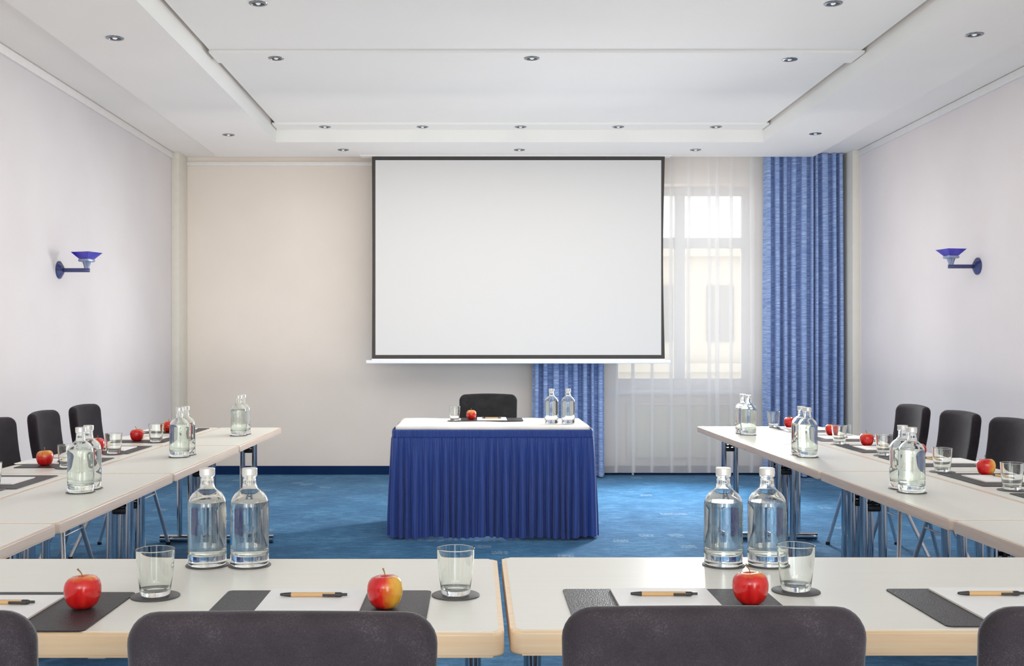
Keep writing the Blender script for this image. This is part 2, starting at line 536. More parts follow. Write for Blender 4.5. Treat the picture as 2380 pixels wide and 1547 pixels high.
# ------------------------------------------------------------------ curtains
def curtain(name, mat, x0, x1, y, z0, z1, wl, amp, seed, nz=16, per=28, gather=0.0, sharp=1.0, ovl=.1, var=.4, meander=0.0):
    rnd = random.Random(seed)
    xs = [x0]
    while xs[-1] < x1:
        xs.append(xs[-1] + wl * rnd.uniform(1 - var, 1 + var))
    k = (x1 - x0) / (xs[-1] - x0)
    nfold = len(xs) - 1
    amps = [rnd.uniform(.55, 1.0) for _ in range(nfold + 1)]
    ph = [rnd.uniform(-1, 1) for _ in range(nfold + 1)]
    m = MB(); rows = []
    for j in range(nz + 1):
        s = j / nz; z = z0 + (z1 - z0) * s
        row = []
        for f in range(nfold):
            for q in range(per if f < nfold - 1 else per + 1):
                u = q / per
                a = amps[f] * (1 - u) + amps[f + 1] * u
                w_ = xs[f] + (xs[f + 1] - xs[f]) * u
                xx = x0 + (w_ - x0) * k
                c = math.cos(2 * PI * u)
                c = 2 * ((c + 1) / 2) ** sharp - 1
                top = 1 - gather * s
                drift = 0.012 * (ph[f] * (1 - u) + ph[f + 1] * u) * math.sin(s * 3.0)
                over = (meander * (xs[f + 1] - xs[f]) * k * math.sin(4 * PI * u) / (4 * PI)) if meander else -ovl * wl * math.sin(2 * PI * u) * math.exp(-((min(u, 1 - u)) / .16) ** 2) * (0.5 + 0.5 * a)
                small = (0.08 * amp * math.sin(2 * PI * u * 2 + ph[f] * 4) * s ** 3) if meander else 0.0
                row.append((xx + drift + over, y + amp * a * top * c + small + .004 * math.sin(s * 7 + f), z))
        rows.append(row)
    m.grid(rows)
    return m.build(name, mat, ang=180)
c = curtain('curtain', M['curtain'], 2.80, 3.555, 10.27, 0.012, 3.125, 0.092, 0.075, 3, gather=0.35, sharp=1.2, var=.5, meander=1.05)
tag(c, 'long blue curtain hanging right of the window beside the corner post', 'curtain')
c = curtain('curtain', M['curtain'], 0.545, 1.255, 10.27, 0.012, 3.125, 0.092, 0.075, 11, gather=0.35, sharp=1.2, var=.5, meander=1.05)
tag(c, 'blue curtain hanging mostly behind the projection screen, lower part seen below it', 'curtain')
c = curtain('sheer_curtain', M['sheer'], 1.22, 2.86, 10.396, 0.03, 3.125, 0.15, 0.02, 5, gather=0.0, sharp=7.0, ovl=.62, var=.45, per=44)
tag(c, 'white see-through sheer curtain hanging over the window and radiator', 'sheer curtain')

# radiator
r_ = empty('radiator', (2.05, 10.466, 0.14))
tag(r_, 'cream panel radiator under the window behind the sheer curtain', 'radiator')
m = MB()
m.box(-.56, .56, -.02, .02, .03, .55, bev=.008)
m.build('panel', M['radiator'], r_)
m = MB()
for i in range(16):
    x = -.525 + i * .07
    m.box(x - .012, x + .012, -.028, -.019, .05, .53, bev=.004)
m.build('rib', M['radiator'], r_)
m = MB(); m.box(-.565, .565, -.03, .03, .55, .565, bev=.003); m.build('top_grille', M['trim'], r_)
for x in (-.5, .5):
    m = MB(); m.tube([(x, 0, .04), (x, 0, -.14)], .011); m.build('pipe', M['trim'], r_)

# wall socket on right post
so = empty('wall_socket', (XR - .0655, 10.17, 0.47)); tag(so, 'small white switch box low on the corner post beside the blue curtain', 'socket')
m = MB(); m.box(-.012, 0, -.035, .035, -.05, .05, bev=.004); m.build('cover_plate', M['white_plastic'], so)
m = MB(); m.box(-.016, -.011, -.018, .018, -.03, .03, bev=.002); m.build('rocker', M['radiator'], so)

# ------------------------------------------------------------------ wall lamps
def wall_lamp(x, y, z, sgn, label):
    o = empty('wall_lamp', (x, y, z)); tag(o, label, 'wall lamp', 'blue glass wall lamps')
    m = MB(); m.lathe([(0, 0), (.062, 0), (.062, .008), (.03, .03), (.02, .034), (0, .034)], 32)
    bmesh.ops.rotate(m.bm, verts=m.bm.verts[:], cent=(0, 0, 0), matrix=Matrix.Rotation(R(90 * sgn), 3, 'Y'))
    m.build('wall_plate', M['lamp_metal'], o)
    m = MB(); m.box(min(.02 * sgn, .215 * sgn), max(.02 * sgn, .215 * sgn), -.011, .011, -.016, .012, bev=.003); m.build('arm', M['lamp_metal'], o)
    m = MB(); m.lathe([(0, .01), (.017, .01), (.02, .028), (.03, .055), (0, .056)], 24, at=(.195 * sgn, 0, 0)); m.build('stem', M['lamp_metal_pale'], o)
    rot = Matrix.Translation((.195 * sgn, 0, 0)) @ Matrix.Rotation(R(71 if sgn > 0 else 11), 4, 'Z')
    m = MB(); m.box(-.042, .042, -.042, .042, .055, .078, bev=.008, mat=rot); m.build('holder', M['lamp_metal_pale'], o)
    m = MB()
    b0, t0 = .038, .075
    vs = []
    for (h, z_) in ((b0, .078), (t0, .122), (t0 - .006, .122), (b0 - .004, .083)):
        vs.append([m.bm.verts.new(rot @ Vector((sx * h, sy * h, z_))) for sx, sy in ((-1, -1), (1, -1), (1, 1), (-1, 1))])
    for a, b in zip(vs, vs[1:]):
        for k in range(4):
            m.bm.faces.new((a[k], a[(k + 1) % 4], b[(k + 1) % 4], b[k]))
    m.bm.faces.new(vs[0][::-1]); m.bm.faces.new(vs[-1])
    m.build('glass_shade', M['cobalt'], o, smooth=False)
    return o
wall_lamp(XL, 7.45, 1.805, 1, 'blue glass dish lamp on the wall behind the plain-wall table row')
wall_lamp(XR, 7.72, 1.851, -1, 'blue glass dish lamp on the wall behind the curtain-side table row')

# ------------------------------------------------------------------ ceiling spotlights
def mk_spot():
    o = empty('ceiling_spotlight')
    m = MB(); m.lathe([(.034, -.001), (.037, -.006), (.050, -.004), (.053, 0), (.050, .001), (.034, .001)], 28, closed=True); m.build('ring', M['spot_ring'], o)
    m = MB(); m.lathe([(0, -.0015), (.035, -.0015), (.035, .0), (0, .0)], 28); m.build('recess', M['black'], o)
    m = MB(); m.lathe([(0, -.008), (.009, -.007), (.015, -.0018), (0, -.0016)], 20); m.build('lens', M['lens'], o)
    return o
spot = Proto(mk_spot)
def spots(pts, z, label, names):
    for (x, y), nm in zip(pts, names):
        spot.place(x, y, z, 0, label % nm, 'spotlight', 'recessed ceiling spotlights')
three = ('left end of three', 'middle of three', 'right end of three')
spots([(-1.22, 9.80), (.405, 9.80), (2.03, 9.80)], ZB, 'recessed spotlight in the ceiling edge above the projection screen, %s', three)
spots([(-1.32, 9.32), (-.464, 9.32), (.396, 9.32), (1.253, 9.32), (2.11, 9.32)], 3.191, 'recessed spotlight in the narrow far ceiling strip, %s',
      ('first of five from left', 'second of five from left', 'middle of five', 'second of five from right', 'last of five, at right end'))
spots([(-1.33, 7.09), (.376, 7.09), (2.105, 7.12)], 3.191, 'recessed spotlight in the ceiling strip crossing the recess, %s', three)
spots([(-1.227, 6.0), (2.02, 6.0)], 3.207, 'recessed spotlight in the recessed ceiling panel near the top of frame, %s', ('left one', 'right one'))
spots([(-2.114, 9.10), (-2.114, 6.23)], ZB, 'recessed spotlight in the lower ceiling over the plain-wall row, %s', ('farther one', 'nearer one'))
spots([(2.895, 9.05), (2.892, 6.16)], ZB, 'recessed spotlight in the lower ceiling over the curtain-side row, %s', ('farther one', 'nearer one'))

# ------------------------------------------------------------------ tables
TZ = 0.74
def mk_table(L, Dp, edge_mat, thick, inset=.075, foot=None, bumpers=False):
    """length along local X, depth along local Y, base at floor"""
    def make():
        o = empty('folding_table')
        slab(L - .022, Dp - .022, TZ - .006, TZ, .016, 0, 'tabletop', M['laminate'], o)
        slab(L - .001, Dp - .001, TZ - thick, TZ - .0012, .022, .0065, 'edge_band', edge_mat, o, 4)
        zt = TZ - thick
        fl = foot or (Dp - .06)
        for s in (-1, 1):
            x = s * (L / 2 - inset)
            for q in (-1, 1):
                m = MB(); m.tube([(x, q * .0385, .03), (x, q * .0385, zt)], .0175, 18); m.build('leg', M['chrome'], o)
            m = MB(); m.box(x - .016, x + .016, -.026, .026, zt - .122, zt - .096, bev=.006); m.tube([(x, 0, zt - .1), (x, 0, zt)], .008, 10)
            m.tube([(x - .012 * s, -.026, zt - .085), (x - .012 * s, .026, zt - .085)], .007, 10); m.build('hinge_bracket', M['black'], o)
            m = MB(); m.tube([(x, -fl / 2 + .012,   .027), (x, fl / 2 - .012, .027)], .0245, 18)
            f = m.build('foot', M['chrome'], o)
            for q in (-1, 1):
                m = MB(); m.tube([(x, q * (fl / 2 - .014), .027), (x, q * fl / 2, .027)], .0252, 18); m.box(x - .012, x + .012, q * (fl / 2 - .05) - .02, q * (fl / 2 - .05) + .02, 0, .008)
                m.build('end_cap', M['chrome'], f)
            m = MB(); m.box(x - .03, x + .03, -Dp / 2 + .08, Dp / 2 - .08, zt - .018, zt, bev=.004); m.build('top_rail', M['black'], o)
        if bumpers:
            for x in (-.14, -.06):
                m = MB(); m.box(x, x + .035, -Dp / 2 + .03, -Dp / 2 + .06, zt - .012, zt, bev=.003); m.build('bumper', M['white_plastic'], o)
        return o
    return make
LL, LR = 1.243, 1.257
tl_ = Proto(mk_table(LL, .405, M['beech_dimmed'], .036, foot=.325))
tr_ = Proto(mk_table(LR, .405, M['beech_dimmed'], .036, foot=.325))
ordn = ('nearest the back wall', 'second from the back wall', 'third from the back wall', 'fourth from the back wall')
for i in range(4):
    y = 6.95 - LL * (i + .5)
    tl_.place(-1.266 - .2025, y, 0, R(90), 'narrow grey-topped table, inner line of plain-wall row, ' + ordn[i], 'table', 'tables of the plain-wall row')
for i in range(4):
    y = 6.95 - LL * (i + .5)
    tl_.place(-1.266 - .405 - .2035, y, 0, R(90), 'narrow grey-topped table, chair-side line of plain-wall row, ' + ordn[i], 'table', 'tables of the plain-wall row')
for i in range(4):
    y = 7.05 - LR * (i + .5)
    tr_.place(1.468 + .2025, y, 0, R(90), 'narrow grey-topped table, inner line of curtain-side row, ' + ordn[i], 'table', 'tables of the curtain-side row')
for i in range(4):
    y = 7.05 - LR * (i + .5)
    tr_.place(1.468 + .405 + .2035, y, 0, R(90), 'narrow grey-topped table, chair-side line of curtain-side row, ' + ordn[i], 'table', 'tables of the curtain-side row')
ft = Proto(mk_table(1.31, .695, M['beech'], .047, inset=.06, bumpers=True))
ft.place(.055 - .655, 1.994 + .3475, 0, 0, 'wide grey-topped front table with beech edge, left of the seam', 'table', 'front row tables')
ft2 = Proto(mk_table(1.395, .70, M['beech'], .047, inset=.06, bumpers=True))
ft2.place(.066 + .6975, 2.008 + .35, 0, 0, 'wide grey-topped front table with beech edge, right of the seam', 'table', 'front row tables')

# ------------------------------------------------------------------ chairs
def cushion(w, h, th, cr, er, nx=8, nz=8):
    """rounded upholstered pad, in XZ plane, thickness along Y, centred"""
    m = MB()
    pts = rrect(w, h, cr, 7)
    a = [m.bm.verts.new((x, -th / 2, z)) for x, z in pts]
    b = [m.bm.verts.new((x, th / 2, z)) for x, z in pts]
    n = len(pts)
    m.bm.faces.new(a); m.bm.faces.new(b[::-1])
    for i in range(n):
        m.bm.faces.new((a[i], b[i], b[(i + 1) % n], a[(i + 1) % n]))
    bmesh.ops.recalc_face_normals(m.bm, faces=m.bm.faces[:])
    es = [e for e in m.bm.edges if abs(e.verts[0].co.y - e.verts[1].co.y) < 1e-6]
    bmesh.ops.bevel(m.bm, geom=es, offset=er, segments=4, profile=0.5, affect='EDGES')
    for i in range(1, nx):
        g = m.bm.verts[:] + m.bm.edges[:] + m.bm.faces[:]
        bmesh.ops.bisect_plane(m.bm, geom=g, plane_co=(-w / 2 + w * i / nx, 0, 0), plane_no=(1, 0, 0))
    for i in range(1, nz):
        g = m.bm.verts[:] + m.bm.edges[:] + m.bm.faces[:]
        bmesh.ops.bisect_plane(m.bm, geom=g, plane_co=(0, 0, -h / 2 + h * i / nz), plane_no=(0, 0, 1))
    return m

CH = 0.912
def mk_chair(cm='chair'):
    """sitter faces local +Y; origin at floor below the top of the backrest"""
    o = empty('conference_chair')
    w, h, th = .437, .46, .054
    m = cushion(w, h, th, .044, .026)
    for v in m.bm.verts:
        s = (v.co.z + h / 2) / h
        v.co.x *= 0.955 + 0.045 * min(1, s * 1.1)
        crown = 0.009 * (1 - (v.co.x / (w / 2)) ** 2) * max(0, s - .6) / .4
        y = v.co.y - 0.028 * (1 - (v.co.x / (w / 2)) ** 2)
        y += 0.095 * (1 - s) - .018 * math.sin(PI * s)
        v.co = Vector((v.co.x, y + .028, CH - .009 - h + s * h + crown))
    m.build('backrest', M[cm], o, ang=60)
    m = cushion(.45, .40, .062, .06, .024)
    for v in m.bm.verts:
        x, t_, d = v.co.x, v.co.y, v.co.z
        v.co = Vector((x * (1 + .05 * d / .45),   .09 + .20 + d, .452 + t_ - .012 * (1 - (x / .225) ** 2) * (1 if t_ > 0 else 0) - .03 * max(0, d - .12) ** 1.0))
    m.build('seat', M[cm], o, ang=60)
    for s in (-1, 1):
        for yt, yb in ((.19, .03), (.40, .47)):
            m = MB(); m.tube([(s * .10, yt, .425), (s * .118, yt + (yb - yt) * .1, .39), (s * .245, yb, .012)], .0115, 14); l_ = m.build('leg', M['steel'], o)
            m = MB(); m.tube([(s * .245, yb, 0), (s * .243, yb, .02)], .014, 12); m.build('glide', M['black'], l_)
        m = MB(); m.tube([(s * .16, .19, .43), (s * .16, .10, .435), (s * .16, .085, .47), (s * .16, .085, .60)], .011, 10); m.build('back_support', M['black'], o)
    for y_ in (.155, .417):
        m = MB(); m.tube([(-.142, y_, .34), (.142, y_, .34)], .005, 8); m.build('stretcher', M['steel'], o)
    return o
chair = Proto(mk_chair)
chair_w = Proto(lambda: mk_chair('chair_dark'))
chair_b = Proto(lambda: mk_chair('chair_black'))
fr = ('at the left edge of frame', 'in front of the table left of the seam', 'in front of the table right of the seam', 'at the right edge of frame')
for (x, y), nm in zip(((-.842, 1.478), (-.272, 1.47), (.343, 1.50), (.945, 1.50)), fr):
    chair.place(x, y, 0, 0, 'charcoal chair seen from behind, ' + nm, 'chair', 'front row chairs')
far3 = ('farthest of three', 'middle of three', 'nearest of three')
for y, nm, rr in zip((6.57, 5.945, 5.335), far3, (-90, -85.5, -89)):
    chair_w.place(-2.44, y, 0, R(rr), 'charcoal upholstered chair at the plain-wall row, ' + nm, 'chair', 'chairs of the plain-wall row')
for y, nm in zip((6.57, 5.93, 5.34), far3):
    chair_w.place(2.73, y, 0, R(90), 'charcoal upholstered chair at the curtain-side row, ' + nm, 'chair', 'chairs of the curtain-side row')
chair_b.place(.097, 8.05, 0, R(180), 'black upholstered chair behind the blue-skirted speaker table', 'chair')

# ------------------------------------------------------------------ speaker table
DX0, DX1, DY0, DY1 = -.515, .742, 7.03, 7.80
st = Proto(mk_table(DX1 - DX0, DY1 - DY0, M['beech'], .04))
st.place((DX0 + DX1) / 2, (DY0 + DY1) / 2, -.008, 0, 'speaker table hidden under a white cloth and blue pleated skirt', 'table')
# cloth
m = MB()
nx, ny = 60, 30
rnd = random.Random(2)
rows = []
cx0, cx1, cy0, cy1 = DX0 - .012, DX1 + .012, DY0 - .014, DY1 + .01
def cz(x, y):
    return TZ - .001 + .0015 * math.sin(x * 9 + 2) * math.sin(y * 7) + .001 * math.sin(x * 23 + y * 11)
prof = []
for j in range(ny + 1):
    y = cy0 + (cy1 - cy0) * j / ny
    rows.append([(cx0 + (cx1 - cx0) * i / nx, y, cz(cx0 + (cx1 - cx0) * i / nx, y)) for i in range(nx + 1)])
fr0 = rows[0]
rows = [[(p[0], p[1] - .004, p[2] - .032 - .004 * math.sin(p[0] * 6)) for p in fr0], [(p[0], p[1] - .005, p[2] - .012) for p in fr0]] + rows
bk = rows[-1]
rows += [[(p[0], p[1] + .004, p[2] - .1) for p in bk]]
m.grid(rows)
cl = m.build('tablecloth', M['cloth'], ang=180)
sd = cl.modifiers.new('thick', 'SOLIDIFY'); sd.thickness = .003; sd.offset = 1
tag(cl, 'white folded tablecloth on the speaker table above the blue skirt', 'tablecloth')
# skirt : path round three sides
def skirt_path():
    ox0, ox1, oy0, oy1 = DX0 - .028, DX1 + .028, DY0 - .03, DY1
    pts = []
    step = .0022
    rc = .03
    y = oy1
    while y > oy0 + rc:
        pts.append((ox0, y, -1, 0)); y -= step
    for k in range(10):
        a = R(180 + 90 * k / 9); pts.append((ox0 + rc + rc * math.cos(a), oy0 + rc + rc * math.sin(a), math.cos(a), math.sin(a)))
    x = ox0 + rc
    while x < ox1 - rc:
        pts.append((x, oy0, 0, -1)); x += step
    for k in range(10):
        a = R(270 + 90 * k / 9); pts.append((ox1 - rc + rc * math.cos(a), oy0 + rc + rc * math.sin(a), math.cos(a), math.sin(a)))
    y = oy0 + rc
    while y < oy1:
        pts.append((ox1, y, 1, 0)); y += step
    return pts
path = skirt_path()
L_ = [0.0]
for a, b in zip(path, path[1:]):
    L_.append(L_[-1] + math.hypot(b[0] - a[0], b[1] - a[1]))
rnd = random.Random(21)
folds = [0.0]
while folds[-1] < L_[-1]:
    folds.append(folds[-1] + rnd.uniform(.03, .078))
fa = [rnd.uniform(.45, 1.0) for _ in folds]
def fold(s):
    for i in range(len(folds) - 1):
        if s <= folds[i + 1]:
            u = (s - folds[i]) / (folds[i + 1] - folds[i]); break
    else:
        u = 0; i = len(folds) - 2
    a = fa[i] * (1 - u) + fa[i + 1] * u
    return a * ((1 - math.cos(2 * PI * u)) / 2) ** .75, u, folds[i + 1] - folds[i]
fv = [fold(s) for s in L_]
rnd2 = random.Random(5)
g1 = [rnd2.uniform(0, 6.28) for _ in range(4)]
ZT = TZ - .012
rows = []
levels = [0.014, .08, .18, .3, .42, .52, .58, .63, .655, .668]
for z in levels:
    s = 1 - (z - levels[0]) / (levels[-1] - levels[0])
    row = []
    for (x, y, nx_, ny_), (f, u, fl_), l in zip(path, fv, L_):
        fine = .0022 * math.sin(l * 480) * max(0, 1 - s * 3.2)
        o_ = .012 + .026 * s ** .7 + (f - .62) * (.012 + .052 * min(1, s * 1.5)) + fine
        o_ += .006 * math.sin(l * 31 + g1[0]) * s
        tx, ty = -ny_, nx_
        sh = .003 * math.sin(l * 50 + z * 9) * s - .85 * min(1, s * 1.6) * fl_ * math.sin(4 * PI * u) / (4 * PI) * (-1)
        row.append((x + nx_ * o_ + tx * sh, y + ny_ * o_ + ty * sh, z + (.006 * math.sin(l * 19) if z < .02 else 0)))
    rows.append(row)
m = MB(); m.grid(rows); sk = m.build('table_skirt', M['navy'], ang=180)
tag(sk, 'navy blue pleated skirt clipped round the speaker table', 'table skirt')
m = MB()
rows = []
for z in (.662, .668, .68, .69, .70, .712, .716, .722):
    row = []
    for (x, y, nx_, ny_), l in zip(path, L_):
        pin = 0.0 if .664 < z < .718 else -.004
        o_ = .007 + pin + .0016 * math.sin(l * 420) + (.0012 if z in (.68, .70) else 0)
        row.append((x + nx_ * o_, y + ny_ * o_, z + (.0025 * math.sin(l * 700) if z > .72 else 0)))
    rows.append(row)
m.grid(rows); m.build('header_band', M['navy'], sk, ang=180)

# ------------------------------------------------------------------ bottles
def arc(cx, cz_, r, a0, a1, n):
    return [(cx + r * math.cos(R(a0 + (a1 - a0) * k / n)), cz_ + r * math.sin(R(a0 + (a1 - a0) * k / n))) for k in range(n + 1)]
BR = .0465
def mk_bottle():
    o = empty('water_bottle')
    outer = [(0, .003), (.030, .0015), (.036, 0)] + arc(BR - .006, .006, .006, -90, 0, 4) + [(BR, .03), (BR, .08), (BR, .136)]
    sh = [(BR * 1.0, .142), (BR * .985, .150), (BR * .94, .159), (BR * .86, .167), (BR * .74, .1745), (BR * .60, .180), (BR * .47, .1845), (.0188, .189), (.0172, .193), (.0163, .199)]
    neck = [(.0160, .205), (.0160, .214), (.0178, .216), (.0178, .219), (.0165, .2205)]
    inner_neck = [(.0125, .2205), (.0125, .214), (.0126, .199), (.0145, .191)]
    ish = [(.0185, .1865), (BR * .58, .177), (BR * .72, .1715), (BR * .83, .1645), (BR * .905, .157), (BR * .945, .149), (BR * .955, .141)]
    iw = BR - .0028
    inner = [(iw, .135), (iw, .08), (iw, .036)] + [(iw - .002, .030), (iw - .008, .0255), (.022, .0265), (0, .029)]
    m = MB(); m.lathe(outer + sh + neck + inner_neck + ish + inner, 56); m.build('glass_body', M['glass'], o, ang=50)
    iw2 = iw + .0004
    wt = [(0, .0286), (.022, .0261), (iw - .008, .0251), (iw - .002 + .0004, .0296), (iw2, .0356), (iw2, .08), (iw2, .135), (BR * .955 + .0004, .141), (BR * .945 + .0004, .149), (BR * .915 + .0004, .1545), (BR * .89, .1545), (0, .1545)]
    m = MB(); m.lathe(wt, 56); m.build('water', M['water'], o, ang=30)
    m = MB(); m.lathe([(0, .2195), (.0186, .2195)] + [(.0186, .2335)] + arc(.0166, .2338, .002, 0, 90, 3) + [(0, .2358)], 40); m.build('cap', M['silver_cap'], o, ang=40)
    m = MB()
    rr = BR + .0004
    def patch(a0, a1, z0, z1):
        n = 5
        m.grid([[(rr * math.cos(R(a0 + (a1 - a0) * k / n)), rr * math.sin(R(a0 + (a1 - a0) * k / n)), z) for k in range(n + 1)] for z in (z0, z1)])
    for k, (wd, z) in enumerate(((26, .128), (20, .1235), (30, .119), (24, .1145), (16, .106), (22, .1015))):
        for q in range(int(wd / 4)):
            patch(-4 + q * 4, -4 + q * 4 + 2.6, z, z + .0016)
    m.build('small_print', M['print_white'], o, smooth=False)
    m = MB(); n = 18
    cen = m.bm.verts.new((rr * math.cos(R(178)), rr * math.sin(R(178)), .062))
    rg = [m.bm.verts.new((rr * math.cos(R(178) + .24 * math.cos(2 * PI * k / n)), rr * math.sin(R(178) + .24 * math.cos(2 * PI * k / n)), .062 + .013 * math.sin(2 * PI * k / n) * (1.25 if math.sin(2 * PI * k / n) > 0 else 1))) for k in range(n)]
    for k in range(n):
        m.bm.faces.new((cen, rg[k], rg[(k + 1) % n]))
    m.build('drop_emblem', M['print_blue'], o, smooth=False)
    return o
bottle = Proto(mk_bottle)
def mk_coaster():
    m = MB(); m.lathe([(0, 0), (.0515, 0), (.052, .0008), (.0518, .002), (.0512, .0024), (0, .0024)], 48)
    return m.build('coaster', M['coaster'])
coaster = Proto(mk_coaster)
def bot(x, y, label, cl_label=None, rz=0.0, z=TZ):
    if cl_label:
        coaster.place(x, y, z + .0002, 0, cl_label, 'coaster', 'round coasters')
        z += .0028
    bottle.place(x, y, z, rz, label, 'bottle', 'water bottles')
PW, CW = 'plain-wall row', 'curtain-side row'
for x, rz, side in ((-.657, R(2), 'left'), (-.553, R(24), 'right')):
    bot(x, 2.603, f'clear water bottle on the front table left of the seam, {side} one of the pair', f'dark coaster under the {side} bottle, front table left of the seam', rz)
for x, rz, side in ((.608, R(-26), 'left'), (.715, R(-24), 'right')):
    bot(x, 2.606, f'clear water bottle on the front table right of the seam, {side} one of the pair', f'dark coaster under the {side} bottle, front table right of the seam', rz)
pr = ('pair nearest the back wall', 'middle pair', 'pair nearest the camera')
for (x1, y1, x2, y2), nm in zip(((-1.408, 6.32, -1.407, 6.425), (-1.426, 5.12, -1.423, 5.218), (-1.445, 3.89, -1.452, 3.988)), pr):
    bot(x1, y1, f'water bottle of the {nm} in the {PW}, front one', f'coaster under front bottle, {nm} in the {PW}', R(205))
    bot(x2, y2, f'water bottle of the {nm} in the {PW}, rear one', f'coaster under rear bottle, {nm} in the {PW}', R(200))
for (x1, y1, x2, y2), nm in zip(((1.639, 6.38, 1.632, 6.482), (1.600, 5.12, 1.601, 5.222), (1.597, 3.89, 1.604, 3.99)), pr):
    bot(x1, y1, f'water bottle of the {nm} in the {CW}, front one', f'coaster under front bottle, {nm} in the {CW}', R(-20))
    bot(x2, y2, f'water bottle of the {nm} in the {CW}, rear one', f'coaster under rear bottle, {nm} in the {CW}', R(-24))
bot(.518, 7.24, 'water bottle on the speaker table, left one of the pair', None, .2, TZ + .0052)
bot(.631, 7.24, 'water bottle on the speaker table, right one of the pair', None, 0, TZ + .0052)

# ------------------------------------------------------------------ tumblers
def mk_glass():
    outer = [(0, .0015), (.020, .001), (.024, 0)] + [(.0285, .0015), (.0310, .005), (.0322, .010), (.0335, .020), (.0365, .045), (.0395, .075), (.0410, .0985)]
    rim = [(.0410, .0995), (.0402, .1003), (.0393, .0998)]
    inner = [(.0378, .075), (.0347, .045), (.0318, .020), (.0300, .0145), (.0268, .0115), (.015, .0105), (0, .0105)]
    m = MB(); m.lathe(outer + rim + inner, 56)
    return m.build('drinking_glass', M['glass'], ang=50)
tumbler = Proto(mk_glass)
def cup(x, y, where, z=TZ):
    coaster.place(x, y, z + .0002, 0, 'dark coaster under the glass ' + where, 'coaster', 'round coasters')
    tumbler.place(x, y, z + .0028, 0, 'clear empty tumbler ' + where, 'glass', 'drinking glasses')
cup(-.687, 2.281, 'on the front table beside the two left bottles')
cup(-.0425, 2.291, 'on the front table just left of the seam')
cup(.702, 2.328, 'on the front table beside the two right bottles')
nth = ('nearest the back wall', 'second from the back wall', 'third from the back wall', 'fourth from the back wall', 'fifth from the back wall', 'sixth from the back wall')
for (x, y), nm in zip(((-1.767, 6.46), (-1.767, 5.88), (-1.785, 5.245), (-1.788, 4.655), (-1.803, 3.95)), nth):
    cup(x, y, f'of the {PW}, {nm}')
for (x, y), nm in zip(((1.953, 6.965), (1.970, 6.37), (1.973, 5.76), (1.99, 5.175), (1.981, 4.51), (1.992, 3.945)), nth):
    cup(x, y, f'of the {CW}, {nm}')
cup(-.145, 7.47, 'on the white speaker table', TZ + .0052)

# ------------------------------------------------------------------ mats, pads, pens
def mk_mat(w, d):
    def make():
        m = MB(); m.prism(rrect(w, d, .012), 0, .0024)
        return m.build('desk_mat', M['mat'], smooth=False)
    return make
def mk_pad():
    o = empty('note_pad')
    m = MB(); m.box(-.105, .105, -.1485, .1485, 0.0005, .0040); m.build('paper_block', M['paper'], o, smooth=False)
    m = MB(); m.box(-.105, .105, -.1485, .1485, 0, .0005); m.build('card_back', M['kraft'], o, smooth=False)
    return o
def mk_pen():
    """lies along local X, stylus tip at -X"""
    o = empty('ballpoint_pen')
    r = .0048
    m = MB(); m.tube([(-.048, 0, r), (.045, 0, r)], r, 18); m.build('barrel', M['kraft'], o)
    m = MB(); m.tube([(-.0715, 0, r), (-.0705, 0, r), (-.066, 0, r), (-.060, 0, r), (-.048, 0, r)], [.0018, .0028, .0034, .0040, .0049], 18); m.build('stylus_tip', M['pen_black'], o)
    m = MB(); m.tube([(.045, 0, r), (.056, 0, r)], .0050, 18); m.tube([(.056, 0, r), (.060, 0, r)], [.0050, .0038], 18); m.build('collar', M['pen_black'], o)
    m = MB(); m.tube([(.059, 0, r), (.0705, 0, r)], .0030, 14); m.build('push_button', M['pen_black'], o)
    m = MB(); m.box(.019, .057, -.0075, -.0042, r - .0030, r + .0026, bev=.001); m.build('clip', M['pen_black'], o)
    return o
matF = Proto(mk_mat(.443, .312)); matW = Proto(mk_mat(.41, .31)); pad = Proto(mk_pad); pen = Proto(mk_pen)
def place_set(mp_, mx_, my_, px_, py_, pnx, pny, rz, where, z=TZ, prz=0.0):
    mp_.place(mx_, my_, z + .0002, rz, 'dark grey leather desk mat ' + where, 'desk mat', 'desk mats')
    pad.place(px_, py_, z + .0028, rz, 'white note pad on the desk mat ' + where, 'note pad', 'note pads')
    pen.place(pnx, pny, z + .0069, rz + prz, 'brown card pen on the pad ' + where, 'pen', 'pens')
F = ('of the front row, at left edge of frame', 'of the front row, left of the seam', 'of the front row, right of the seam', 'of the front row, at right edge of frame')
place_set(matF, -.959, 2.156, -.980, 2.119, -.977, 2.185, 0, F[0])
place_set(matF, -.318, 2.172, -.339, 2.176, -.342, 2.250, 0, F[1])
place_set(matF, .413, 2.186, .400, 2.184, .401, 2.258, 0, F[2])
place_set(matF, 1.124, 2.188, 1.099, 2.188, 1.098, 2.262, 0, F[3])
for i, (c_, nm) in enumerate(zip((6.67, 6.06, 5.453, 4.86, 4.177), nth)):
    w_ = f'of the {PW}, {nm}'
    place_set(matW, -1.872, c_, -1.928, c_ + (.03 if i < 4 else .012), -1.9, c_ + .02, R(-90), w_, prz=R(10))
for i, (c_, nm) in enumerate(zip((6.765, 6.14, 5.51, 4.905, 4.25, 3.65), nth)):
    w_ = f'of the {CW}, {nm}'
    place_set(matW, 2.088, c_, 2.142, c_ + .006, 2.12, c_ + .02, R(90), w_, prz=R(9))
place_set(matF, .117, 7.61, .117, 7.615, .115, 7.62, R(180), 'on the white speaker table', TZ + .0052)

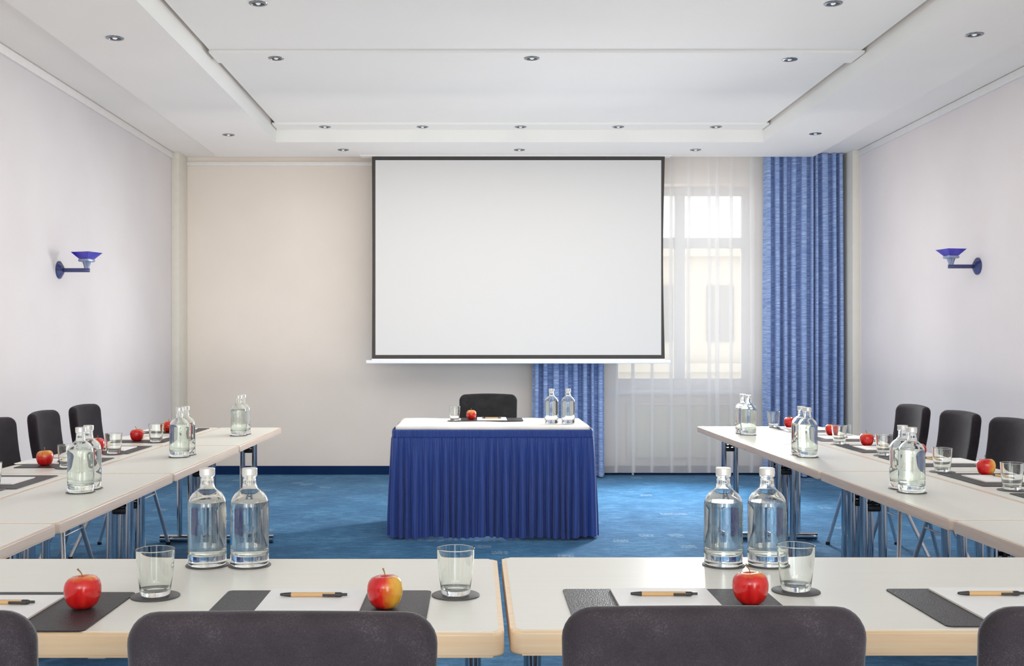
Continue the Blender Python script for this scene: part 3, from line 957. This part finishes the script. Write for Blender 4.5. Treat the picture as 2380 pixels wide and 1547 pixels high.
# ------------------------------------------------------------------ apples
def mk_apple(mat, lean=.3):
    def make():
        pr_ = [(0, .0045), (.006, .003), (.011, .0004), (.015, .0), (.021, .0022), (.0275, .008), (.0325, .017), (.0355, .028), (.0365, .037), (.0358, .046), (.033, .0545), (.028, .061), (.021, .0648), (.0135, .0645), (.008, .0605), (.0035, .056), (0, .0545)]
        def fn(r, z, a):
            lob = 1 + .014 * math.cos(5 * a + .4) * (1 - z / .075) + .018 * math.cos(2 * a + 1)
            return r * lob, z + .0016 * math.cos(a + .7) * (z / .066)
        m = MB(); m.lathe(pr_, 36, fn=fn)
        o = m.build('apple', M[mat], ang=180)
        m = MB(); m.tube([(0, 0, .052), (.001, 0, .062), (-.003 * lean / .3, .001, .072), (-.010 * lean / .3, .002, .080)], [.0014, .0011, .0012, .0020], 8); m.build('stem', M['stem'], o)
        return o
    return make
A_red = Proto(mk_apple('apple_red')); A_side = Proto(mk_apple('apple_side', .15)); A_top = Proto(mk_apple('apple_top', 0.05))
zA = TZ + .0027
def apple(pr__, x, y, rz, label, z=zA):
    pr__.place(x, y, z, rz, label, 'apple', 'apples')
apple(A_red, -.803, 2.172, 0.3, 'bright red apple on the desk mat near the left edge of the front row')
apple(A_side, -.185, 2.174, -.2, 'red apple with yellow right cheek on the front row, left of the seam')
apple(A_red, .571, 2.208, 0, 'red apple with bent stem on the front row, right of the seam')
apple(A_side, -1.894, 6.56, 3.0, f'red and yellow apple of the {PW}, nearest the back wall')
apple(A_red, -1.897, 5.955, 1.0, f'plain red apple of the {PW}, second from the back wall')
apple(A_side, -1.91, 5.37, 2.6, f'red apple with orange left side, {PW}, third from the back wall')
apple(A_top, -1.923, 4.745, 0.4, f'orange-topped apple of the {PW}, fourth from the back wall')
apple(A_red, 2.043, 6.91, 2, f'red apple of the {CW}, nearest the back wall')
apple(A_red, 2.112, 6.30, 4, f'red apple of the {CW}, second from the back wall')
apple(A_red, 2.086, 5.665, 5, f'red apple of the {CW}, third from the back wall')
apple(A_red, 2.108, 5.06, 1, f'red apple of the {CW}, fourth from the back wall, behind bottles')
apple(A_side, 2.111, 4.395, -.3, f'red apple with yellow right cheek, {CW}, fifth from the back wall')
apple(A_top, -.029, 7.585, 2.0, 'orange-red apple on the white speaker table', TZ + .0078)

# ------------------------------------------------------------------ light
wd = bpy.data.worlds.new('World'); scene.world = wd; wd.use_nodes = True
bg = wd.node_tree.nodes.get('Background') or wd.node_tree.nodes.new('ShaderNodeBackground')
bg.inputs[0].default_value = (0.97, 0.985, 1.0, 1); bg.inputs[1].default_value = 2.75
def area(name, loc, target, sx, sy, power, col=(1, 1, 1), spread=180):
    l = bpy.data.lights.new(name, 'AREA'); l.shape = 'RECTANGLE'; l.size = sx; l.size_y = sy; l.energy = power; l.color = col
    l.spread = R(spread)
    o = bpy.data.objects.new(name, l); COL.objects.link(o); o.location = loc
    d = Vector(target) - Vector(loc)
    o.rotation_euler = d.to_track_quat('-Z', 'Y').to_euler()
    return o
area('added_window_fill', (2.3, 9.85, 1.65), (.3, 6.6, 0.2), 0.6, 1.5, 96, (0.97, 0.985, 1.0), 115)  # unseen lamp added inside the room, imitates window daylight on the floor
area('added_sheer_backlight', (2.06, 10.69, 1.9), (2.06, 9, 1.9), 1.25, 1.85, 3, (1, 1, 1))  # unseen lamp added in the window reveal to brighten the sheer from behind
area('assumed_rear_window_light_a', (-1.2, -2.3, 1.7), (-.6, 6, 1.6), .9, 1.9, 33, (1, 0.97, 0.93))  # unseen lamp for an assumed window behind the camera
area('assumed_rear_window_light_b', (1.3, -2.3, 1.7), (.9, 6, 1.6), .9, 1.9, 36, (1, 0.97, 0.93))  # second unseen lamp, for another assumed rear window
area('ceiling_fill_far', (.4, 7.4, 3.03), (.4, 7.4, 0), 4.2, 3.9, 62, (1, 0.975, 0.94))  # unseen fill lamp added below the ceiling to brighten the far half
area('upward_fill', (.5, 5.4, 0.95), (.5, 5.4, 4), 6.0, 6.4, 27, (1, 0.985, 0.96))  # unseen lamp facing up, added to brighten the ceiling
area('upward_fill_far', (.36, 8.9, 0.95), (.36, 8.9, 4), 5.6, 2.2, 19, (1, 0.985, 0.96))  # second added upward lamp, lifts the far end of the ceiling
area('fill_far', (.3, 8.0, 1.5), (.3, 10, 1.4), 5.2, 2.2, 22, (1, 0.98, 0.95))  # unseen lamp added to brighten the back wall and screen

# ------------------------------------------------------------------ camera
cd = bpy.data.cameras.new('camera'); cam = bpy.data.objects.new('camera', cd); COL.objects.link(cam)
cam.location = (0, 0, 1.28); cam.rotation_euler = (R(90), 0, 0)
cd.sensor_fit = 'HORIZONTAL'; cd.sensor_width = 36.0
cd.lens = 2470.0 / 2380.0 * 36.0
cd.shift_x = (1190 - 1105) / 2380.0
cd.shift_y = (801 - 773.5) / 2380.0
cd.clip_start = .05; cd.clip_end = 200
scene.camera = cam
scene.view_settings.view_transform = 'Standard'
scene.view_settings.look = 'None'
scene.view_settings.exposure = -0.06
cy = scene.cycles
cy.max_bounces = 24; cy.transmission_bounces = 20; cy.transparent_max_bounces = 24; cy.diffuse_bounces = 5; cy.glossy_bounces = 6
cy.sample_clamp_indirect = 6.0; cy.blur_glossy = 1.0
cy.use_denoising = True
cy.use_adaptive_sampling = True; cy.adaptive_threshold = 0.015
